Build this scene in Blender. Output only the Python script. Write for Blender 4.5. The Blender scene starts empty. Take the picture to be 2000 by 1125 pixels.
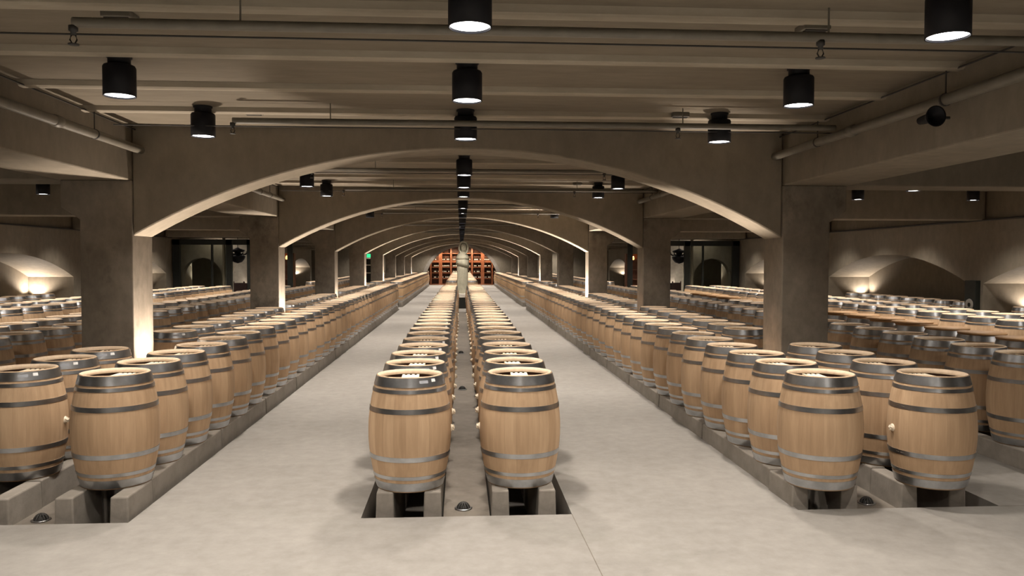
import bpy, math, random
from mathutils import Vector, Matrix
random.seed(7)
S = bpy.context.scene
COL = S.collection
R = math.radians

# ------------------------------------------------------------------ camera
CAM_Z, FPX = 2.08, 1550.0
cam_d = bpy.data.cameras.new('camera'); cam = bpy.data.objects.new('camera', cam_d); COL.objects.link(cam)
cam_d.sensor_fit = 'HORIZONTAL'; cam_d.sensor_width = 36.0; cam_d.lens = 36.0 * FPX / 2000.0
cam_d.clip_start = 0.05; cam_d.clip_end = 300
YAW, PITCH, ROLL = 0.0643, 0.0337, 0.0013
F = Vector((math.sin(YAW)*math.cos(PITCH), math.cos(YAW)*math.cos(PITCH), -math.sin(PITCH)))
Rt = Vector((math.cos(YAW), -math.sin(YAW), 0)); Up = Rt.cross(F)
R2 = Rt*math.cos(ROLL) + Up*math.sin(ROLL); U2 = -Rt*math.sin(ROLL) + Up*math.cos(ROLL)
cam.matrix_world = Matrix(((R2.x, U2.x, -F.x, 0), (R2.y, U2.y, -F.y, 0), (R2.z, U2.z, -F.z, CAM_Z), (0, 0, 0, 1)))
S.camera = cam
def project(x, y, z):
    p = Vector((x, y, z - CAM_Z)); d = p.dot(F)
    return 1000 + FPX*p.dot(R2)/d, 562.5 - FPX*p.dot(U2)/d, d

# ------------------------------------------------------------------ world, exposure
W = bpy.data.worlds.new('cellar_dark'); S.world = W; W.use_nodes = True
W.node_tree.nodes['Background'].inputs[0].default_value = (0.02, 0.018, 0.015, 1)
W.node_tree.nodes['Background'].inputs[1].default_value = 0.3
S.view_settings.view_transform = 'Standard'; S.view_settings.look = 'None'
S.view_settings.exposure = 0.10; S.view_settings.gamma = 1.0
LAMP_W = 265.0            # nave downlight
SIDE_W = 290.0            # side-aisle downlight
PIER_W = 240.0             # uplight at a pillar
NICHE_W = 75.0            # uplight in a wall niche
LAMP_COL = (1.0, 0.905, 0.80)
WARM_COL = (1.0, 0.85, 0.71)

# ------------------------------------------------------------------ dimensions
XC = 0.06                 # middle of the nave
D1, L, TH = 9.5, 7.39, 0.55     # first arch, bay length, arch thickness
WIN = 3.86                # half width between pillars
Z_CEIL, Z_CROWN, Z_SPR, Z_BEAM = 3.64, 3.41, 2.365, 3.01
XW = 11.5                 # outer wall
Y_END = D1 + 8*L          # end wall
Y_BACK = -5.0
Y_PIT = 6.42
RAIL_TOP = 0.18
PITZ = -0.36

# ------------------------------------------------------------------ materials
def mat(name):
    m = bpy.data.materials.new(name); m.use_nodes = True
    nt = m.node_tree; b = nt.nodes['Principled BSDF']
    return m, nt, b
def ramp(nt, fac, stops):
    r = nt.nodes.new('ShaderNodeValToRGB')
    e = r.color_ramp.elements
    while len(e) < len(stops): e.new(0.5)
    for k, (p, c) in enumerate(stops):
        e[k].position = p; e[k].color = (*c, 1)
    nt.links.new(fac, r.inputs[0]); return r.outputs[0]
def noise(nt, vec, scale, detail=4, rough=0.55):
    n = nt.nodes.new('ShaderNodeTexNoise'); n.inputs['Scale'].default_value = scale
    n.inputs['Detail'].default_value = detail; n.inputs['Roughness'].default_value = rough
    nt.links.new(vec, n.inputs['Vector']); return n.outputs['Fac']
def mapping(nt, vec, scale):
    m = nt.nodes.new('ShaderNodeMapping'); m.inputs['Scale'].default_value = scale
    nt.links.new(vec, m.inputs['Vector']); return m.outputs[0]
def mixc(nt, fac, a, b, mode='MIX'):
    m = nt.nodes.new('ShaderNodeMix'); m.data_type = 'RGBA'; m.blend_type = mode
    if isinstance(fac, (int, float)): m.inputs[0].default_value = fac
    else: nt.links.new(fac, m.inputs[0])
    for s, v in ((6, a), (7, b)):
        if isinstance(v, tuple): m.inputs[s].default_value = (*v, 1)
        else: nt.links.new(v, m.inputs[s])
    return m.outputs[2]
def math_(nt, op, a, b=None):
    m = nt.nodes.new('ShaderNodeMath'); m.operation = op
    for s, v in ((0, a), (1, b)):
        if v is None: continue
        if isinstance(v, (int, float)): m.inputs[s].default_value = v
        else: nt.links.new(v, m.inputs[s])
    return m.outputs[0]
def bump(nt, b, h, strength, dist=0.01):
    n = nt.nodes.new('ShaderNodeBump'); n.inputs['Strength'].default_value = strength; n.inputs['Distance'].default_value = dist
    nt.links.new(h, n.inputs['Height']); nt.links.new(n.outputs[0], b.inputs['Normal'])
def concrete(name, c0, c1, c2, big=0.35, rough=0.85, stain=0.5, stretch=(1, 1, 1), b_str=0.25):
    m, nt, b = mat(name)
    tc = nt.nodes.new('ShaderNodeTexCoord').outputs['Object']
    v = mapping(nt, tc, stretch)
    n1 = noise(nt, v, big, 6, 0.6)
    base = ramp(nt, n1, [(0.3, c0), (0.52, c1), (0.72, c2)])
    n2 = noise(nt, v, 7.0, 5, 0.65)
    base = mixc(nt, 0.35, base, ramp(nt, n2, [(0.3, tuple(x*0.72 for x in c0)), (0.7, c2)]))
    n3 = noise(nt, v, 1.7, 8, 0.7)
    st = ramp(nt, n3, [(0.56, (0, 0, 0)), (0.72, (1, 1, 1))])
    base = mixc(nt, math_(nt, 'MULTIPLY', st, stain*0.5), base, tuple(x*0.55 for x in c0))
    nt.links.new(base, b.inputs['Base Color'])
    b.inputs['Roughness'].default_value = rough
    b.inputs['Specular IOR Level'].default_value = 0.3
    bump(nt, b, noise(nt, tc, 40, 6, 0.7), b_str, 0.006)
    return m
def plain(name, col, rough=0.6, metal=0.0, var=0.12, scale=9, spec=0.4):
    m, nt, b = mat(name)
    tc = nt.nodes.new('ShaderNodeTexCoord').outputs['Object']
    n = noise(nt, tc, scale, 4)
    nt.links.new(ramp(nt, n, [(0.3, tuple(x*(1-var) for x in col)), (0.7, tuple(min(1, x*(1+var)) for x in col))]), b.inputs['Base Color'])
    b.inputs['Roughness'].default_value = rough; b.inputs['Metallic'].default_value = metal
    b.inputs['Specular IOR Level'].default_value = spec
    return m
def glow(name, col, strength):
    m, nt, b = mat(name)
    b.inputs['Base Color'].default_value = (*col, 1)
    b.inputs['Emission Color'].default_value = (*col, 1); b.inputs['Emission Strength'].default_value = strength
    return m

M_FLOOR = concrete('polished_floor', (0.20, 0.187, 0.17), (0.255, 0.24, 0.221), (0.31, 0.295, 0.274), big=0.45, rough=0.6, stain=0.25, b_str=0.1)
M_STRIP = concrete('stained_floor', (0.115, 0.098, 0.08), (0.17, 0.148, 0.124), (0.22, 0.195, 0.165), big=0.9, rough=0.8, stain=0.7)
M_WALL = concrete('cast_concrete', (0.17, 0.145, 0.108), (0.215, 0.185, 0.142), (0.255, 0.222, 0.175), big=0.5, stain=0.5, stretch=(1, 1, 0.6))
M_CEIL = concrete('plank_concrete', (0.135, 0.112, 0.080), (0.17, 0.143, 0.105), (0.21, 0.18, 0.135), big=0.7, stain=0.35, stretch=(0.35, 1.5, 1))
M_PILLAR = concrete('pillar_concrete', (0.12, 0.103, 0.08), (0.21, 0.18, 0.142), (0.29, 0.252, 0.205), big=1.1, stain=1.6, stretch=(1, 1, 0.7))
M_LIP = concrete('plank_edge', (0.24, 0.205, 0.155), (0.31, 0.27, 0.21), (0.37, 0.33, 0.265), big=1.5, stain=0.4, stretch=(0.3, 1, 1))
M_RAIL = concrete('rail_concrete', (0.19, 0.168, 0.142), (0.25, 0.225, 0.195), (0.31, 0.28, 0.245), big=2.0, stain=0.5)
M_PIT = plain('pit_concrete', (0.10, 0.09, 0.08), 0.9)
M_HEAD = None
def oak(name, dark, light, staves=True):
    m, nt, b = mat(name)
    tcn = nt.nodes.new('ShaderNodeTexCoord'); tc = tcn.outputs['Object']
    info = nt.nodes.new('ShaderNodeObjectInfo').outputs['Random']
    if staves:
        sx = nt.nodes.new('ShaderNodeSeparateXYZ'); nt.links.new(tc, sx.inputs[0])
        ang = math_(nt, 'ARCTAN2', sx.outputs['Y'], sx.outputs['X'])
        u = math_(nt, 'MULTIPLY', ang, 22/(2*math.pi))
        u = math_(nt, 'ADD', u, math_(nt, 'MULTIPLY', info, 1.0))
        idx = math_(nt, 'FLOOR', u); fr = math_(nt, 'FRACT', u)
        wn = nt.nodes.new('ShaderNodeTexWhiteNoise'); wn.noise_dimensions = '2D'
        cb = nt.nodes.new('ShaderNodeCombineXYZ'); nt.links.new(idx, cb.inputs[0]); nt.links.new(math_(nt, 'MULTIPLY', info, 91.7), cb.inputs[1])
        nt.links.new(cb.outputs[0], wn.inputs['Vector'])
        tone = wn.outputs['Value']
        gv = mapping(nt, tc, (30, 30, 2.2))
    else:
        tone = info; gv = mapping(nt, tc, (40, 2.5, 40))
    t2 = math_(nt, 'ADD', math_(nt, 'MULTIPLY', tone, 0.65), math_(nt, 'MULTIPLY', info, 0.35))
    base = ramp(nt, t2, [(0.05, dark), (0.95, light)])
    g = noise(nt, gv, 1.0, 5, 0.6)
    base = mixc(nt, 0.38, base, ramp(nt, g, [(0.3, tuple(x*0.86 for x in dark)), (0.7, tuple(min(1, x*1.08) for x in light))]))
    if staves:
        d = math_(nt, 'ABSOLUTE', math_(nt, 'SUBTRACT', fr, 0.5))
        seam = ramp(nt, d, [(0.478, (0, 0, 0)), (0.495, (1, 1, 1))])
        base = mixc(nt, math_(nt, 'MULTIPLY', seam, 0.28), base, tuple(x*0.5 for x in dark))
    nt.links.new(base, b.inputs['Base Color'])
    b.inputs['Roughness'].default_value = 0.62; b.inputs['Specular IOR Level'].default_value = 0.25
    bump(nt, b, g, 0.08, 0.003)
    return m
M_OAK = oak('pale_oak', (0.385, 0.252, 0.148), (0.535, 0.375, 0.236))
M_RIM = oak('cut_oak', (0.58, 0.44, 0.31), (0.68, 0.545, 0.40))
M_HEAD = oak('head_oak', (0.42, 0.27, 0.15), (0.54, 0.37, 0.22), staves=False)
M_OLDHEAD = oak('lid_oak', (0.36, 0.21, 0.10), (0.46, 0.28, 0.14), staves=False)
M_BAR = plain('bare_oak', (0.78, 0.68, 0.52), 0.7)
M_CHAR = plain('toasted_oak', (0.055, 0.026, 0.015), 0.8)
M_HOOP = plain('galvanised_steel', (0.46, 0.475, 0.495), 0.30, 1.0, 0.25, 6)
M_PAPER = plain('white_paper', (0.85, 0.85, 0.85), 0.6)
M_FILM = plain('grey_label', (0.42, 0.44, 0.48), 0.25)
M_BUNG = plain('clear_silicone', (0.80, 0.70, 0.55), 0.25, spec=0.8)
M_BLACK = plain('black_metal', (0.008, 0.008, 0.010), 0.55, 0.0, 0.2, spec=0.15)
M_DARK = plain('dark_steel', (0.018, 0.020, 0.017), 0.5, 0.0, spec=0.3)
M_PIPE = plain('painted_pipe', (0.125, 0.113, 0.09), 0.5)
M_IRON = plain('black_iron', (0.03, 0.028, 0.026), 0.6)
M_STONE = concrete('pale_stone', (0.40, 0.38, 0.29), (0.50, 0.48, 0.37), (0.58, 0.55, 0.43), big=3.0, stain=0.4)
M_PLINTH = plain('white_stone', (0.75, 0.71, 0.64), 0.6)
M_MAHOG = plain('red_mahogany', (0.22, 0.082, 0.042), 0.45, var=0.25, scale=4)
M_MAHOGD = plain('dark_mahogany', (0.07, 0.025, 0.014), 0.6, var=0.3)
M_BOTTLE = plain('dark_bottle', (0.02, 0.02, 0.015), 0.2, spec=0.6)
M_CREAM = plain('cream_plaster', (0.50, 0.47, 0.40), 0.8)
M_CHAIR = plain('dark_chair', (0.045, 0.022, 0.018), 0.6)
M_LENS = glow('lamp_lens', (1.0, 0.97, 0.95), 14.0)
M_GREEN = glow('green_sign', (0.03, 0.55, 0.22), 1.6)
M_AMBER = glow('amber_glow', (1.0, 0.55, 0.18), 2.2)
def glass_mat():
    m, nt, b = mat('window_glass')
    b.inputs['Base Color'].default_value = (0.75, 0.82, 0.78, 1); b.inputs['Roughness'].default_value = 0.02
    b.inputs['Transmission Weight'].default_value = 1.0; b.inputs['IOR'].default_value = 1.25
    return m
M_GLASS = glass_mat()

# ------------------------------------------------------------------ mesh helpers
class MB:
    def __init__(s): s.v = []; s.f = []; s.m = []; s.sm = []
    def add(s, vs, fs, mi=0, smooth=False):
        o = len(s.v); s.v += [tuple(p) for p in vs]
        for f in fs: s.f.append([i+o for i in f]); s.m.append(mi); s.sm.append(smooth)
    def box(s, x0, x1, y0, y1, z0, z1, mi=0, taper=0.0):
        t = taper
        vs = [(x0,y0,z0),(x1,y0,z0),(x1,y1,z0),(x0,y1,z0),(x0+t,y0+t*0.4,z1),(x1-t,y0+t*0.4,z1),(x1-t,y1-t*0.4,z1),(x0+t,y1-t*0.4,z1)]
        s.add(vs, [(3,2,1,0),(4,5,6,7),(0,1,5,4),(1,2,6,5),(2,3,7,6),(3,0,4,7)], mi)
    def lathe(s, prof, n=40, mi=0, smooth=True, close=False, mats=None, c=(0,0,0), axis='Z', a0=0.0):
        vs = []; fs = []
        for (r, z) in prof:
            for k in range(n):
                a = a0 + 2*math.pi*k/n
                p = (r*math.cos(a), r*math.sin(a), z)
                if axis == 'X': p = (p[2], p[0], p[1])
                if axis == 'Y': p = (p[1], p[2], p[0])
                vs.append((p[0]+c[0], p[1]+c[1], p[2]+c[2]))
        m = len(prof)
        o = len(s.v); s.v += vs
        for j in range(m - (0 if close else 1)):
            j2 = (j+1) % m
            for k in range(n):
                k2 = (k+1) % n
                s.f.append([o+j*n+k, o+j*n+k2, o+j2*n+k2, o+j2*n+k]); s.m.append(mats[j] if mats else mi); s.sm.append(smooth)
    def disc(s, r, z, n=40, mi=0, up=True, c=(0,0)):
        vs = [(c[0]+r*math.cos(2*math.pi*k/n), c[1]+r*math.sin(2*math.pi*k/n), z) for k in range(n)]
        s.add(vs, [list(range(n)) if up else list(range(n))[::-1]], mi)
    def prism(s, pts, a0, a1, plane='XZ', mi=0):
        """closed outline pts in a plane, extruded along the third axis from a0 to a1"""
        def P(p, a):
            return {'XZ': (p[0], a, p[1]), 'YZ': (a, p[0], p[1]), 'XY': (p[0], p[1], a)}[plane]
        n = len(pts)
        vs = [P(p, a0) for p in pts] + [P(p, a1) for p in pts]
        fs = [list(range(n)), list(range(n, 2*n))[::-1]] + [[i, n+i, n+(i+1) % n, (i+1) % n] for i in range(n)]
        s.add(vs, fs, mi)
    def tube(s, pts, r, n=10, mi=0, cap=True):
        rings = []; pts = [Vector(p) for p in pts]
        rr = r if isinstance(r, (list, tuple)) else [r]*len(pts)
        ref = Vector((0, 0, 1))
        for i, p in enumerate(pts):
            t = (pts[min(i+1, len(pts)-1)] - pts[max(i-1, 0)]).normalized()
            a = t.cross(ref)
            if a.length < 1e-3: a = t.cross(Vector((1, 0, 0)))
            a.normalize(); b = t.cross(a)
            rings.append([p + rr[i]*(a*math.cos(2*math.pi*k/n) + b*math.sin(2*math.pi*k/n)) for k in range(n)])
        vs = [v for ring in rings for v in ring]; fs = []
        for j in range(len(pts)-1):
            for k in range(n):
                k2 = (k+1) % n
                fs.append((j*n+k, j*n+k2, (j+1)*n+k2, (j+1)*n+k))
        s.add(vs, fs, mi, True)
        if cap:
            s.add(rings[0], [list(range(n))[::-1]], mi); s.add(rings[-1], [list(range(n))], mi)
    def mesh(s, name, mats, fix=True):
        me = bpy.data.meshes.new(name); me.from_pydata(s.v, [], s.f)
        for m in (mats if isinstance(mats, (list, tuple)) else [mats]): me.materials.append(m)
        me.polygons.foreach_set('material_index', s.m); me.polygons.foreach_set('use_smooth', s.sm)
        if fix:
            import bmesh
            bm = bmesh.new(); bm.from_mesh(me); bmesh.ops.recalc_face_normals(bm, faces=bm.faces); bm.to_mesh(me); bm.free()
        me.update(); return me
    def build(s, name, mats, parent=None, loc=None, fix=True):
        o = bpy.data.objects.new(name, s.mesh(name, mats, fix)); COL.objects.link(o)
        if parent: o.parent = parent
        if loc: o.location = loc
        return o
def tag(o, label=None, cat=None, group=None, kind=None):
    if label: o['label'] = label
    if cat: o['category'] = cat
    if group: o['group'] = group
    if kind: o['kind'] = kind
    return o
def empty(name, loc, rz=0.0):
    o = bpy.data.objects.new(name, None); COL.objects.link(o); o.empty_display_size = 0.1
    o.location = loc; o.rotation_euler = (0, 0, rz); return o
def bevel(o, w=0.01, seg=2):
    m = o.modifiers.new('bevel', 'BEVEL'); m.width = w; m.segments = seg; m.limit_method = 'ANGLE'
    return o
def copy_tree(o, parent=None):
    c = o.copy(); COL.objects.link(c)
    if parent: c.parent = parent
    for ch in list(o.children): copy_tree(ch, c)
    return c
ORD = ['frontmost', 'second', 'third', 'fourth', 'fifth', 'sixth', 'seventh', 'eighth', 'ninth', 'tenth', 'eleventh', 'twelfth']
def nth(k):   # 0-based -> word
    if k < len(ORD): return ORD[k]
    n = k+1
    return '%d%s' % (n, 'th' if 10 <= n % 100 <= 20 else {1: 'st', 2: 'nd', 3: 'rd'}.get(n % 10, 'th'))

# ------------------------------------------------------------------ floor with sunken barrel pits
# block rows: (row x, ...)  pits between x0 and x1; strip = raised concrete walk between the two rows
BLOCKS = [
    dict(key='central block', x0=-0.81, x1=0.91, rows=[(-0.43, 'left row'), (0.52, 'right row')]),
    dict(key='left block', x0=-4.40, x1=-2.64, rows=[(-2.96, 'aisle row'), (-3.89, 'pillar row')]),
    dict(key='right block', x0=2.82, x1=4.58, rows=[(3.09, 'aisle row'), (4.05, 'pillar row')]),
    dict(key='left side aisle', x0=-7.25, x1=-5.50, rows=[(-5.82, 'inner row'), (-6.77, 'outer row')]),
    dict(key='right side aisle', x0=5.60, x1=7.35, rows=[(5.92, 'inner row'), (6.87, 'outer row')]),
    dict(key='left wall block', x0=-10.40, x1=-8.65, rows=[(-8.97, 'inner row'), (-9.95, 'outer row')]),
    dict(key='right wall block', x0=8.77, x1=10.50, rows=[(9.09, 'inner row'), (10.05, 'outer row')]),
]
Y_X0, Y_X1 = 34.5, 36.2          # cross aisle
YC_X0, YC_X1 = 32.6, 38.9        # cross aisle where it passes the central block
fl = MB()
fl.box(-13.2, 13.3, Y_BACK, Y_PIT, -0.5, 0)
edges = [-13.2]
for b in sorted(BLOCKS, key=lambda q: q['x0']): edges += [b['x0'], b['x1']]
edges.append(13.3)
for k in range(0, len(edges), 2): fl.box(edges[k], edges[k+1], Y_PIT, Y_END+3, -0.5, 0)
for b in BLOCKS:
    ya, yb = (YC_X0, YC_X1) if b['key'] == 'central block' else ((31.9, Y_X1) if abs(b['x0']) > 5 else (Y_X0, Y_X1))
    fl.box(b['x0'], b['x1'], ya, yb, -0.5, 0)
    fl.box(b['x0'], b['x1'], Y_END-1.0, Y_END+3, -0.5, 0)
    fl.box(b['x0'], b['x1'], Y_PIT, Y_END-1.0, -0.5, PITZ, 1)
    r0, r1 = sorted(r[0] for r in b['rows'])
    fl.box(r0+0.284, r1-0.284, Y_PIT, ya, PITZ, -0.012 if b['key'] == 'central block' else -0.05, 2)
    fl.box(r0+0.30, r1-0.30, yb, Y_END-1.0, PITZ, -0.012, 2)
tag(fl.build('floor', [M_FLOOR, M_PIT, M_STRIP]), 'pale polished concrete floor with aisles between the sunken barrel pits', 'floor', kind='structure')

for k, (xa, ya, xb, yb) in enumerate([(0.91, Y_PIT, 0.99, 2.0), (4.58, Y_PIT, 9.0, 6.30)]):
    j = MB(); dx, dy = xb-xa, yb-ya; ln = math.hypot(dx, dy); nx, ny = -dy/ln*0.003, dx/ln*0.003
    j.prism([(xa-nx, ya-ny), (xb-nx, yb-ny), (xb+nx, yb+ny), (xa+nx, ya+ny)], -0.01, 0.0012, 'XY')
    tag(j.build('floor_joint', M_STRIP), 'thin dark joint in the front floor slab', 'floor joint', kind='structure')

# ------------------------------------------------------------------ ceiling of lapped concrete planks
ce = MB()
ce.box(-13.2, 13.3, Y_BACK, Y_END+0.5, Z_CEIL, Z_CEIL+0.3)
for n in range(-2, 9):
    y0 = D1 + (n-1)*L + TH
    for k in range(1, 6):
        y = y0 + k*(L-TH)/6
        ce.prism([(y-0.09, Z_CEIL+0.01), (y-0.07, Z_CEIL-0.045), (y-0.045, Z_CEIL-0.055), (y+0.02, Z_CEIL-0.055), (y+0.03, Z_CEIL-0.03), (y+0.16, Z_CEIL-0.02), (y+0.17, Z_CEIL+0.01)], -13.0, 13.1, 'YZ', 1)
tag(ce.build('ceiling', [M_CEIL, M_LIP]), 'brown grey concrete plank ceiling over the cellar', 'ceiling', kind='structure')

# ------------------------------------------------------------------ outer walls with arched niches
def arc(y0, y1, z0, rise, n=28):
    a = (y1-y0)/2; cy = (y0+y1)/2; rad = (a*a+rise*rise)/(2*rise); cz = z0+rise-rad
    th = math.asin(a/rad)
    return [(cy+rad*math.sin(-th+2*th*k/n), cz+rad*math.cos(-th+2*th*k/n)) for k in range(n+1)]
def outer_wall(side, name, label):
    w = MB()
    xa = XC + side*XW; xb = XC + side*(XW+1.3); xe = XC + side*(XW+1.55)
    lo, hi = min(xa, xb), max(xa, xb)
    w.box(min(xb, xe), max(xb, xe), Y_BACK, Y_END+0.5, 0, Z_CEIL)
    w.box(lo, hi, Y_BACK, D1-L+TH, 0, Z_CEIL)
    for n in range(0, 8):
        y0 = D1+(n-1)*L+TH; y1 = D1+n*L
        w.box(lo, hi, y1, y1+TH, 0, Z_BEAM-0.02)                       # wall pier
        pts = arc(y0, y1, 1.60, 0.67)
        w.prism([(y0, Z_BEAM-0.02)] + pts + [(y1, Z_BEAM-0.02)], lo, hi, 'YZ')
    w.box(lo+(0.06 if side > 0 else 0), hi-(0.06 if side < 0 else 0), Y_BACK, Y_END+0.5, Z_BEAM-0.02, Z_CEIL)
    return tag(w.build(name, M_WALL), label, 'wall', kind='structure')
outer_wall(-1, 'wall_left', 'left concrete side wall with arched niches')
outer_wall(1, 'wall_right', 'right concrete side wall with arched niches')
w = MB(); w.box(-13.2, 13.3, Y_BACK-0.3, Y_BACK, 0, Z_CEIL)
tag(w.build('wall_front', M_WALL), 'concrete wall behind the viewer', 'wall', kind='structure')
# end wall with the large arched opening
w = MB()
AX, AH = 3.15, 3.34
def lunette(rx, rz, n=44):
    return [(XC+0.02 + rx*math.cos(math.pi*k/n), rz*math.sin(math.pi*k/n)**0.94) for k in range(n+1)]
op = lunette(AX, AH)
w.prism([(13.3, 0), (13.3, Z_CEIL), (-13.2, Z_CEIL), (-13.2, 0)] + op[::-1], Y_END, Y_END+0.55)
tag(w.build('wall_back', M_WALL), 'far concrete end wall around the arched opening', 'wall', kind='structure')
w = MB()
outer, inner = lunette(AX+0.32, AH+0.2), lunette(AX, AH)
w.prism(outer + inner[::-1], Y_END-0.12, Y_END+0.02)
tag(w.build('trim_1', M_RAIL), 'pale raised concrete band around the far arched opening', 'arch trim', kind='structure')
w = MB(); w.box(-4.5, 4.6, Y_END+2.6, Y_END+2.8, 0, Z_CEIL); w.box(-4.5, 4.6, Y_END+0.55, Y_END+2.8, Z_CEIL-0.05, Z_CEIL+0.2)
w.box(-4.5, -4.3, Y_END+0.55, Y_END+2.8, 0, Z_CEIL); w.box(4.4, 4.6, Y_END+0.55, Y_END+2.8, 0, Z_CEIL)
tag(w.build('wall_library', M_MAHOGD), 'dark wooden walls of the library behind the far arch', 'wall', kind='structure')

# ------------------------------------------------------------------ pillars, arches and beams
SIDE = {-1: 'left', 1: 'right'}
for n in range(0, 9):
    y0 = D1 + (n-1)*L
    if n > 8: break
    if n >= 1:
        a = MB()
        pts = [(XC-WIN, Z_CEIL+0.05)] + arc(XC-WIN, XC+WIN, Z_SPR, Z_CROWN-Z_SPR, 48) + [(XC+WIN, Z_CEIL+0.05)]
        a.prism(pts, y0, y0+TH)
        o = bevel(a.build('arch_beam', M_WALL), 0.02, 2)
        tag(o, '%s shallow concrete arch spanning the nave from pillar to pillar' % nth(n-1), 'arch', 'nave arches', 'structure')
    for s in (-1, 1):
        p = MB()
        xi = XC + s*WIN; xo = XC + s*(WIN+0.59); xk = XC + s*(WIN+0.80)
        pts = [(xi, PITZ), (xi, Z_BEAM), (xk, Z_BEAM), (xk, 2.70), (xo, 2.56), (xo, PITZ)]
        p.prism(pts, y0-0.025, y0+TH+0.025)
        if n >= 1:
            o = bevel(p.build('pillar', M_PILLAR), 0.012, 2)
            tag(o, '%s square concrete pillar on the %s side of the nave' % (nth(n-1), SIDE[s]), 'pillar', 'nave pillars', 'structure')
        t = MB()
        xa, xb = sorted((xk, XC+s*(XW+0.02)))
        t.prism([(xa, Z_BEAM), (xb, Z_BEAM), (xb, Z_CEIL+0.05), (xa, Z_CEIL+0.05)], y0, y0+TH)
        if n >= 1:
            tag(bevel(t.build('ceiling_beam', M_WALL), 0.015), '%s cross beam over the %s side aisle' % (nth(n-1), SIDE[s]), 'beam', 'side aisle beams', 'structure')
for s in (-1, 1):
    t = MB()
    xa, xb = sorted((XC+s*(WIN+0.01), XC+s*(WIN+0.82)))
    t.box(xa, xb, Y_BACK, Y_END, Z_BEAM, Z_CEIL+0.05)
    tag(bevel(t.build('ceiling_beam', M_WALL), 0.015), 'long concrete beam along the %s side of the nave' % SIDE[s], 'beam', kind='structure')

# ------------------------------------------------------------------ downlights
def lamp_meshes():
    h = MB(); h.lathe([(0.112, 0.0), (0.118, 0.0), (0.118, 0.218), (0.110, 0.232), (0.0, 0.232)], 36); h.lathe([(0.112, 0.0), (0.108, 0.012)], 36)
    c = MB(); c.lathe([(0.082, 0.230), (0.082, 0.285), (0.092, 0.290), (0.092, Z_CEIL-3.335)], 28)
    l = MB(); l.disc(0.109, 0.012, 36, up=False)
    return h.mesh('housing', M_BLACK), c.mesh('collar', M_BLACK), l.mesh('lens', M_LENS, fix=False)
LM = lamp_meshes()
def lamp(x, y, label, group, power, light=True, size=126, blend=0.9):
    r = empty('ceiling_lamp', (x, y, 3.335)); tag(r, label, 'ceiling lamp', group)
    for nm, me in zip(('housing', 'collar', 'lens'), LM):
        o = bpy.data.objects.new(nm, me); COL.objects.link(o); o.parent = r
    if light:
        ld = bpy.data.lights.new('lamp_light', 'SPOT'); ld.energy = power; ld.color = LAMP_COL
        ld.spot_size = R(size); ld.spot_blend = blend; ld.shadow_soft_size = 0.085
        lo = bpy.data.objects.new('lamp_light', ld); COL.objects.link(lo); lo.parent = r; lo.location = (0, 0, -0.02)
    return r
def lamp_rows(x, name, power, bays, group, **kw):
    k = 0
    for n in range(bays[0], bays[1]):
        for j in range(3):
            y = 4.32 + n*L + j*1.97
            if y < 3.0 and n < 0: pass
            vis = project(x, y, 3.335)
            lamp(x, y, '%s black cylinder downlight of the %s' % (nth(k), name), group, power*(1.5 if n == 8 else 1.0), **kw)
            k += 1
lamp_rows(XC-0.01, 'middle row over the central barrels', LAMP_W, (0, 9), 'downlights over the central barrels')
lamp_rows(XC-2.66, 'row over the left aisle of the nave', LAMP_W, (0, 9), 'downlights over the left aisle')
lamp_rows(XC+2.66, 'row over the right aisle of the nave', LAMP_W, (0, 9), 'downlights over the right aisle')
lamp_rows(XC-7.97, 'row down the left side aisle', SIDE_W, (0, 9), 'downlights in the left side aisle', size=142, blend=0.9)
lamp_rows(XC+7.97, 'row down the right side aisle', SIDE_W, (0, 9), 'downlights in the right side aisle', size=142, blend=0.9)
lamp_rows(XC+10.40, 'row close to the right wall', SIDE_W, (1, 4), 'downlights by the right wall', size=110, blend=1.0)
lamp_rows(XC-10.40, 'row close to the left wall', SIDE_W, (1, 4), 'downlights by the left wall', size=110, blend=1.0)
# the lamps of the bay behind the viewer also light the front slab
for sx, rn in ((-2.66, 'left'), (0, 'middle'), (2.66, 'right')):
    for yy, dn in ((0.87, 'nearer'), (-1.10, 'farther')):
        lamp(XC+sx, yy, '%s black cylinder downlight behind the viewer in the %s row' % (dn, rn), 'downlights behind the viewer', LAMP_W*2.8, size=142, blend=0.75)

# ------------------------------------------------------------------ uplights at pillars and in niches
def uplight(x, y, z, tx, ty, tz, power, label, group, size=100, col=WARM_COL):
    r = empty('uplight', (x, y, z)); tag(r, label, 'uplight', group)
    b = MB(); b.lathe([(0.0, -0.10), (0.045, -0.10), (0.045, 0.0), (0.040, 0.0), (0.036, -0.02), (0.0, -0.02)], 20); b.build('housing', M_BLACK, r)
    b = MB(); b.disc(0.034, -0.012, 20); b.build('lens', M_LENS, r, fix=False)
    b = MB(); b.tube([(0, 0, -0.10), (0, 0, -z)], 0.008, 6); b.build('stem', M_BLACK, r)
    ld = bpy.data.lights.new('uplight_beam', 'SPOT'); ld.energy = power; ld.color = col; ld.spot_size = R(size); ld.spot_blend = 0.6; ld.shadow_soft_size = 0.04
    lo = bpy.data.objects.new('uplight_beam', ld); COL.objects.link(lo); lo.parent = r; lo.location = (0, 0, 0.02)
    d = Vector((tx-x, ty-y, tz-z)); lo.rotation_euler = d.to_track_quat('-Z', 'Y').to_euler()
    return r
UP = {-1: {1: 2.3, 2: 2.8, 3: 1.3, 4: 3.0, 5: 5.0, 6: 0.8, 7: 0.8, 8: 4.5}, 1: {1: 2.6, 2: 2.0, 3: 7.5, 4: 0.9, 5: 6.0, 6: 0.8, 7: 5.0, 8: 0.8}}
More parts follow.
